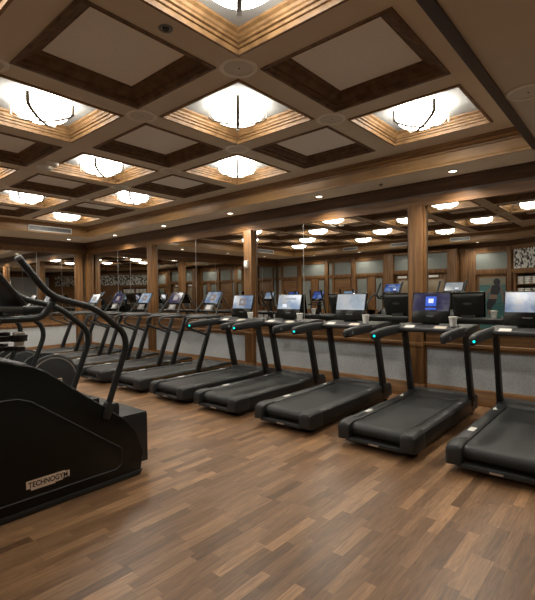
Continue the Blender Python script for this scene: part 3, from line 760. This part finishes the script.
# ------------------------------------------------------------------ stair climbers (user faces away from the mirror wall)
def make_climber(scr):
    """local origin under the machine; local y = world y + 4.65"""
    t = thing('stair_climber'); Y = 4.65
    out = [(-5.86, .03), (-5.86, .80), (-5.74, 1.03), (-5.55, 1.09), (-5.18, 1.09), (-4.98, 1.035), (-4.89, .99), (-4.27, .505), (-4.17, .385), (-4.09, .19), (-4.125, .03)]
    for s in (-1, 1):
        bm = B(); a, b_ = (.265, .335) if s > 0 else (-.335, -.265)
        prism(bm, [(y+Y, z) for y, z in out], 'x', a, b_); sp = obj('side_panel', bm, GLOSS, t, bevel=.016, segs=3)
        bm = B(); inner = [(-5.80, .12), (-5.80, .78), (-5.66, .84), (-5.08, .82), (-4.99, .785), (-4.33, .29), (-4.30, .26), (-4.315, .14), (-4.36, .115)]
        x = s*.335; prism(bm, [(y+Y, z) for y, z in inner], 'x', x, x+s*.006); obj('inset_panel', bm, noise_mat('inset_black', (.0075, .0075, .005), (.0095, .009, .006), (5, 5, 5), .33, spec=.25), sp, bevel=.003)
        bm = B(); lp = [(x+s*.006, y+Y, z) for y, z in inner]
        rings = []
        for q in range(len(lp)):
            a_, p_, c_ = Vector(lp[q-1]), Vector(lp[q]), Vector(lp[(q+1) % len(lp)])
            n_ = ((p_-a_).normalized() + (c_-p_).normalized()).normalized().cross(Vector((1, 0, 0)))
            rings.append([p_ - n_*.006, p_ + Vector((s*.005, 0, 0)), p_ + n_*.006, p_ - Vector((s*.002, 0, 0))])
        loft(bm, rings, closed=True); obj('inset_seam', bm, BLACK2, sp)
        # chassis strip along the floor
        bm = B(); prism(bm, [(-5.84+Y, .004), (-5.86+Y, .045), (-4.11+Y, .045), (-4.14+Y, .004)], 'x', min(s*.24, s*.345), max(s*.24, s*.345)); obj('floor_skid', bm, BLACK2, sp, bevel=.008)
    # badge
    M = basis((.3415, -4.885+Y, .205), (0, 1, 0), (0, 0, 1))
    bm = B(); pts = [(-.15, -.02), (-.12, -.02), (-.12, -.036), (.045, -.036), (.045, -.028), (.10, -.028), (.10, -.018), (.15, -.018), (.15, .026), (.118, .026), (.118, .034), (-.06, .034), (-.15, .034)]
    A = [M @ Vector((x, y, 0)) for x, y in pts]; A2 = [M @ Vector((x, y, .003)) for x, y in pts]; loft(bm, [A, A2]); bd = obj('badge', bm, BADGE, t, label='beige name badge')
    text_obj('badge_lettering', 'TECHNOGYM', .047, .0006, INK, bd, M @ Matrix.Translation((0, .001, .0032)) @ Matrix.Diagonal((.93, 1.12, 1, 1)))
    # moving stairs
    for k_, (y, z) in enumerate(((-3.99, .495), (-4.26, .62), (-4.50, .72), (-4.74, .86))):
        bm = B(); box(bm, -.24, .24, y-.26+Y, y+Y, z-.17 if k_ else .06, z-.012); st = obj('step', bm, BLACK, t, bevel=.01)
        bm = B(); box(bm, -.235, .235, y-.25+Y, y-.006+Y, z-.012, z); obj('step_tread', bm, BLACK2, st, bevel=.003)
    bm = B(); box(bm, -.262, .262, -5.80+Y, -4.45+Y, .03, .70); obj('drive_housing', bm, BLACK, t)
    bm = B(); prism(bm, [(-5.70+Y, .9), (-5.66+Y, 1.055), (-5.5+Y, 1.10), (-5.2+Y, 1.10), (-4.98+Y, 1.045), (-4.93+Y, .9)], 'x', -.262, .262); obj('top_cover', bm, GREY, t, bevel=.012)
    # column and console
    bm = B(); loft(bm, [[(sx*w, y+Y+sy*d, z) for sx, sy in ((-1, -1), (1, -1), (1, 1), (-1, 1))] for y, z, w, d in ((-5.24, 1.05, .12, .13), (-5.20, 1.22, .10, .09), (-5.13, 1.42, .09, .07))]); obj('console_column', bm, BLACK, t, bevel=.02, segs=3)
    tilt = math.radians(38); ey = Vector((0, -math.sin(tilt), math.cos(tilt))); ex = Vector((-1, 0, 0)); ez = ex.cross(ey)
    oc = Vector((0, -5.08+Y, 1.62)); M = basis(oc, ex, ey)
    bm = B(); outline = [(-.235, -.19), (.235, -.19), (.25, .19), (-.25, .19)]
    loft(bm, [[M @ Vector((x, y, z)) for x, y in outline] for z in (-.04, .0)]); con = obj('console', bm, BLACK, t, bevel=.012, segs=3)
    screen_parts(con, oc + ey*.04 + ez*.0012, ex, ey, .42, .25, scr, 'run')
    bm = B(); box(bm, -.26, .26, -5.00+Y, -4.86+Y, 1.395, 1.45); obj('control_shelf', bm, BLACK2, t, bevel=.015, segs=3)
    bm = B(); tube(bm, [(-.30, -5.15+Y, 1.365), (.30, -5.15+Y, 1.365)], .02, 12, 0); obj('crossbar', bm, TUBE, t)
    # cup holders
    for s in (-1, 1):
        bm = B(); lathe(bm, [(.040, 0), (.052, 0), (.056, .045), (.044, .045)], c=(s*.17, -5.0+Y, 1.20), segs=22, cap=False)
        lathe(bm, [(.001, -.07), (.036, -.07), (.040, -.04), (.001, -.04)], c=(s*.17, -5.0+Y, 1.20), segs=22, cap=False)
        beam(bm, (s*.10, -5.14+Y, 1.22), (s*.14, -5.03+Y, 1.22), .03, .04); beam(bm, (s*.10, -5.14+Y, 1.15), (s*.155, -5.01+Y, 1.15), .03, .03); obj('cup_holder', bm, BLACK, t)
    # handrails
    for s in (-1, 1):
        x = s*.32
        bm = B(); tube(bm, [(x, -5.045+Y, 1.785), (x, -4.835+Y, 1.515), (x, -4.50+Y, 1.425), (x, -4.255+Y, 1.215), (x, -4.235+Y, 1.10), (x, -4.42+Y, .60)], .025, 14, .10)
        r_ = obj('handrail', bm, TUBE, t)
        bm = B(); tube(bm, [(x, -4.82+Y, 1.475), (x, -4.90+Y, 1.365), (x, -5.17+Y, 1.365)], .024, 14, .09); obj('rail_branch', bm, TUBE, r_)
        bm = B(); tube(bm, [(x, -5.040+Y, 1.779), (x, -5.051+Y, 1.7925), (x, -5.056+Y, 1.799)], [.0262, .0262, .016], 14, 0); obj('rail_end_cap', bm, GREY, r_)
        bm = B(); beam(bm, (x, -4.395+Y, .66), (x, -4.44+Y, .54), .06, .07); obj('rail_socket', bm, BLACK2, r_, bevel=.01)
    return t
t = make_climber(SCR_WHITE); t.location = (.87, -4.65, 0); tag(t, 'large black stair climber with a beige name badge, at the left front of the photo', 'stair climber', 'cardio machines facing away from the mirrors')
t = make_climber(SCR_DEEP); t.location = (-.76, -4.65, 0); tag(t, 'second black stair climber, mostly hidden behind the large one at the left', 'stair climber', 'cardio machines facing away from the mirrors')
t = dup(cup); t.location = (.87+.17, -5.0, 1.165); t.scale = (1, 1, 1); tag(t, 'white cup in the holder below the console of the large stair climber', 'cup')

# ------------------------------------------------------------------ elliptical trainers further back in the same row
def make_elliptical(scr):
    """local y = world y + 4.3; rear drum toward the mirror wall"""
    t = thing('elliptical_trainer'); Y = 4.3
    bm = B(); box(bm, -.30, .30, -3.36+Y, -3.28+Y, .0, .06); box(bm, -.28, .28, -5.06+Y, -4.98+Y, 0, .06); box(bm, -.07, .07, -5.0+Y, -3.32+Y, .02, .09); obj('base_frame', bm, BLACK, t, bevel=.012)
    for s in (-1, 1):
        bm = B(); lathe(bm, [(.001, 0), (.325, 0), (.353, .012), (.355, .04), (.355, .07), (.001, .07)] if s < 0 else [(.001, 0), (.355, 0), (.355, .03), (.353, .058), (.325, .07), (.001, .07)], c=(.13 if s > 0 else -.20, -3.60+Y, .365), axis='x', segs=48, cap=False); w = obj('drum_cover', bm, BLACK2, t, angle=30)
        bm = B(); x = s*.2005
        lathe(bm, [(.322, 0), (.322, s*.005), (.305, s*.005), (.305, 0)], c=(x-s*.002, -3.60+Y, .365), axis='x', segs=48, cap=False); obj('drum_ring', bm, SILVER, w)
        ex = (0, 1, 0) if s > 0 else (0, -1, 0)
        bm = B(); M = basis((x, -3.60+Y, .365), ex, (0, 0, 1)); loft(bm, [[M @ Vector((a, b_, z)) for a, b_ in ((-.11, -.022), (.11, -.022), (.11, .022), (-.11, .022))] for z in (-.002, .002)]); bd = obj('badge', bm, BADGE, w)
        text_obj('badge_lettering', 'TECHNOGYM', .033, .0005, INK, bd, M @ Matrix.Translation((0, 0, .0022)))
        # pedal arm and pedal
        bm = B(); dy = .12*s; beam(bm, (s*.235, -3.70+Y, .42+dy*.6), (s*.235, -4.65+Y, .34-dy*.3), .035, .05); arm = obj('pedal_arm', bm, BLACK, t, bevel=.008)
        bm = B(); prism(bm, [(-4.45+Y, .395-dy*.2), (-4.44+Y, .44-dy*.2), (-4.12+Y, .44), (-4.08+Y, .47), (-4.07+Y, .40)], 'x', min(s*.20, s*.33), max(s*.20, s*.33)); obj('pedal', bm, BLACK2, arm, bevel=.008)
        bm = B(); tube(bm, [(s*.24, -4.66+Y, .35-dy*.3), (s*.27, -4.78+Y, .85), (s*.27, -4.72+Y+dy*.5, 1.25), (s*.24, -4.62+Y+dy*.5, 1.62)], .02, 12, .12); h = obj('swing_arm', bm, TUBE, t)
        bm = B(); tube(bm, [(s*.255, -4.68+Y+dy*.5, 1.40), (s*.24, -4.615+Y+dy*.5, 1.64)], .026, 12, 0); obj('hand_grip', bm, BLACK2, h)
    bm = B(); prism(bm, [(-3.75+Y, .10), (-3.75+Y, .58), (-4.1+Y, .44), (-4.55+Y, .42), (-4.78+Y, .70), (-4.98+Y, .70), (-5.02+Y, .08)], 'x', -.115, .115); obj('body_shroud', bm, BLACK2, t, bevel=.03, segs=3)
    bm = B(); beam(bm, (0, -4.88+Y, .62), (0, -4.80+Y, 1.32), .12, .10, wx2=.09, wy2=.07); obj('console_column', bm, BLACK, t, bevel=.015)
    bm = B(); tube(bm, [(-.20, -4.52+Y, 1.20), (-.18, -4.76+Y, 1.18), (.18, -4.76+Y, 1.18), (.20, -4.52+Y, 1.20)], .018, 12, .08); obj('fixed_handle', bm, TUBE, t)
    tilt = math.radians(24); ey = Vector((0, -math.sin(tilt), math.cos(tilt))); ex = Vector((-1, 0, 0)); ez = ex.cross(ey)
    oc = Vector((0, -4.76+Y, 1.46)); M = basis(oc, ex, ey)
    bm = B(); loft(bm, [[M @ Vector((x, y, z)) for x, y in ((-.20, -.16), (.20, -.16), (.20, .15), (-.20, .15))] for z in (-.035, 0)]); con = obj('console', bm, GLOSS, t, bevel=.01, segs=3)
    screen_parts(con, oc + ey*.02 + ez*.0012, ex, ey, .36, .22, scr, 'none')
    bm = B(); box(bm, -.17, .17, -4.74+Y, -4.62+Y, 1.24, 1.275); obj('bottle_tray', bm, BLACK2, t, bevel=.01)
    return t
for x, sc, lb in ((-1.92, SCR_BLUE, 'black elliptical trainer with a round badged rear drum, nearest behind the stair climbers'),
                  (-2.98, SCR_DEEP, 'black elliptical trainer with a round rear drum, second behind the stair climbers'),
                  (-3.95, SCR_DEEP, 'black elliptical trainer, third from the stair climbers, seen mainly in the mirror'),
                  (-4.92, SCR_BLUE, 'black elliptical trainer, farthest from the stair climbers, seen mainly in the mirror')):
    t = make_elliptical(sc); t.location = (x, -4.30, 0); tag(t, lb, 'elliptical trainer', 'cardio machines facing away from the mirrors')

# ------------------------------------------------------------------ camera, world, view
yaw, pitch, roll, f = .7123, -.0122, -.0137, 434.06
cy, sy, cp, sp_ = math.cos(yaw), math.sin(yaw), math.cos(pitch), math.sin(pitch)
fw = Vector((-sy*cp, cy*cp, sp_)); rt = Vector((cy, sy, 0)); up = rt.cross(fw)
r2 = rt*math.cos(roll) + up*math.sin(roll); u2 = up*math.cos(roll) - rt*math.sin(roll)
cam = bpy.data.cameras.new('camera'); co = bpy.data.objects.new('camera', cam); COL.objects.link(co)
co.matrix_world = Matrix(((r2.x, u2.x, -fw.x, 4.4373), (r2.y, u2.y, -fw.y, -6.1920), (r2.z, u2.z, -fw.z, 1.5109), (0, 0, 0, 1)))
cam.sensor_fit = 'VERTICAL'; cam.sensor_height = 24; cam.lens = f / 600 * 24; cam.clip_start = .05; cam.clip_end = 100
bpy.context.scene.camera = co
w = bpy.data.worlds.new('world'); bpy.context.scene.world = w; w.use_nodes = True
w.node_tree.nodes['Background'].inputs[0].default_value = (.02, .018, .015, 1); w.node_tree.nodes['Background'].inputs[1].default_value = .5
vs = bpy.context.scene.view_settings
vs.view_transform = 'Standard'; vs.look = 'None'; vs.exposure = 0.9; vs.gamma = 1.0
try: vs.use_curve_mapping = False
except Exception: pass
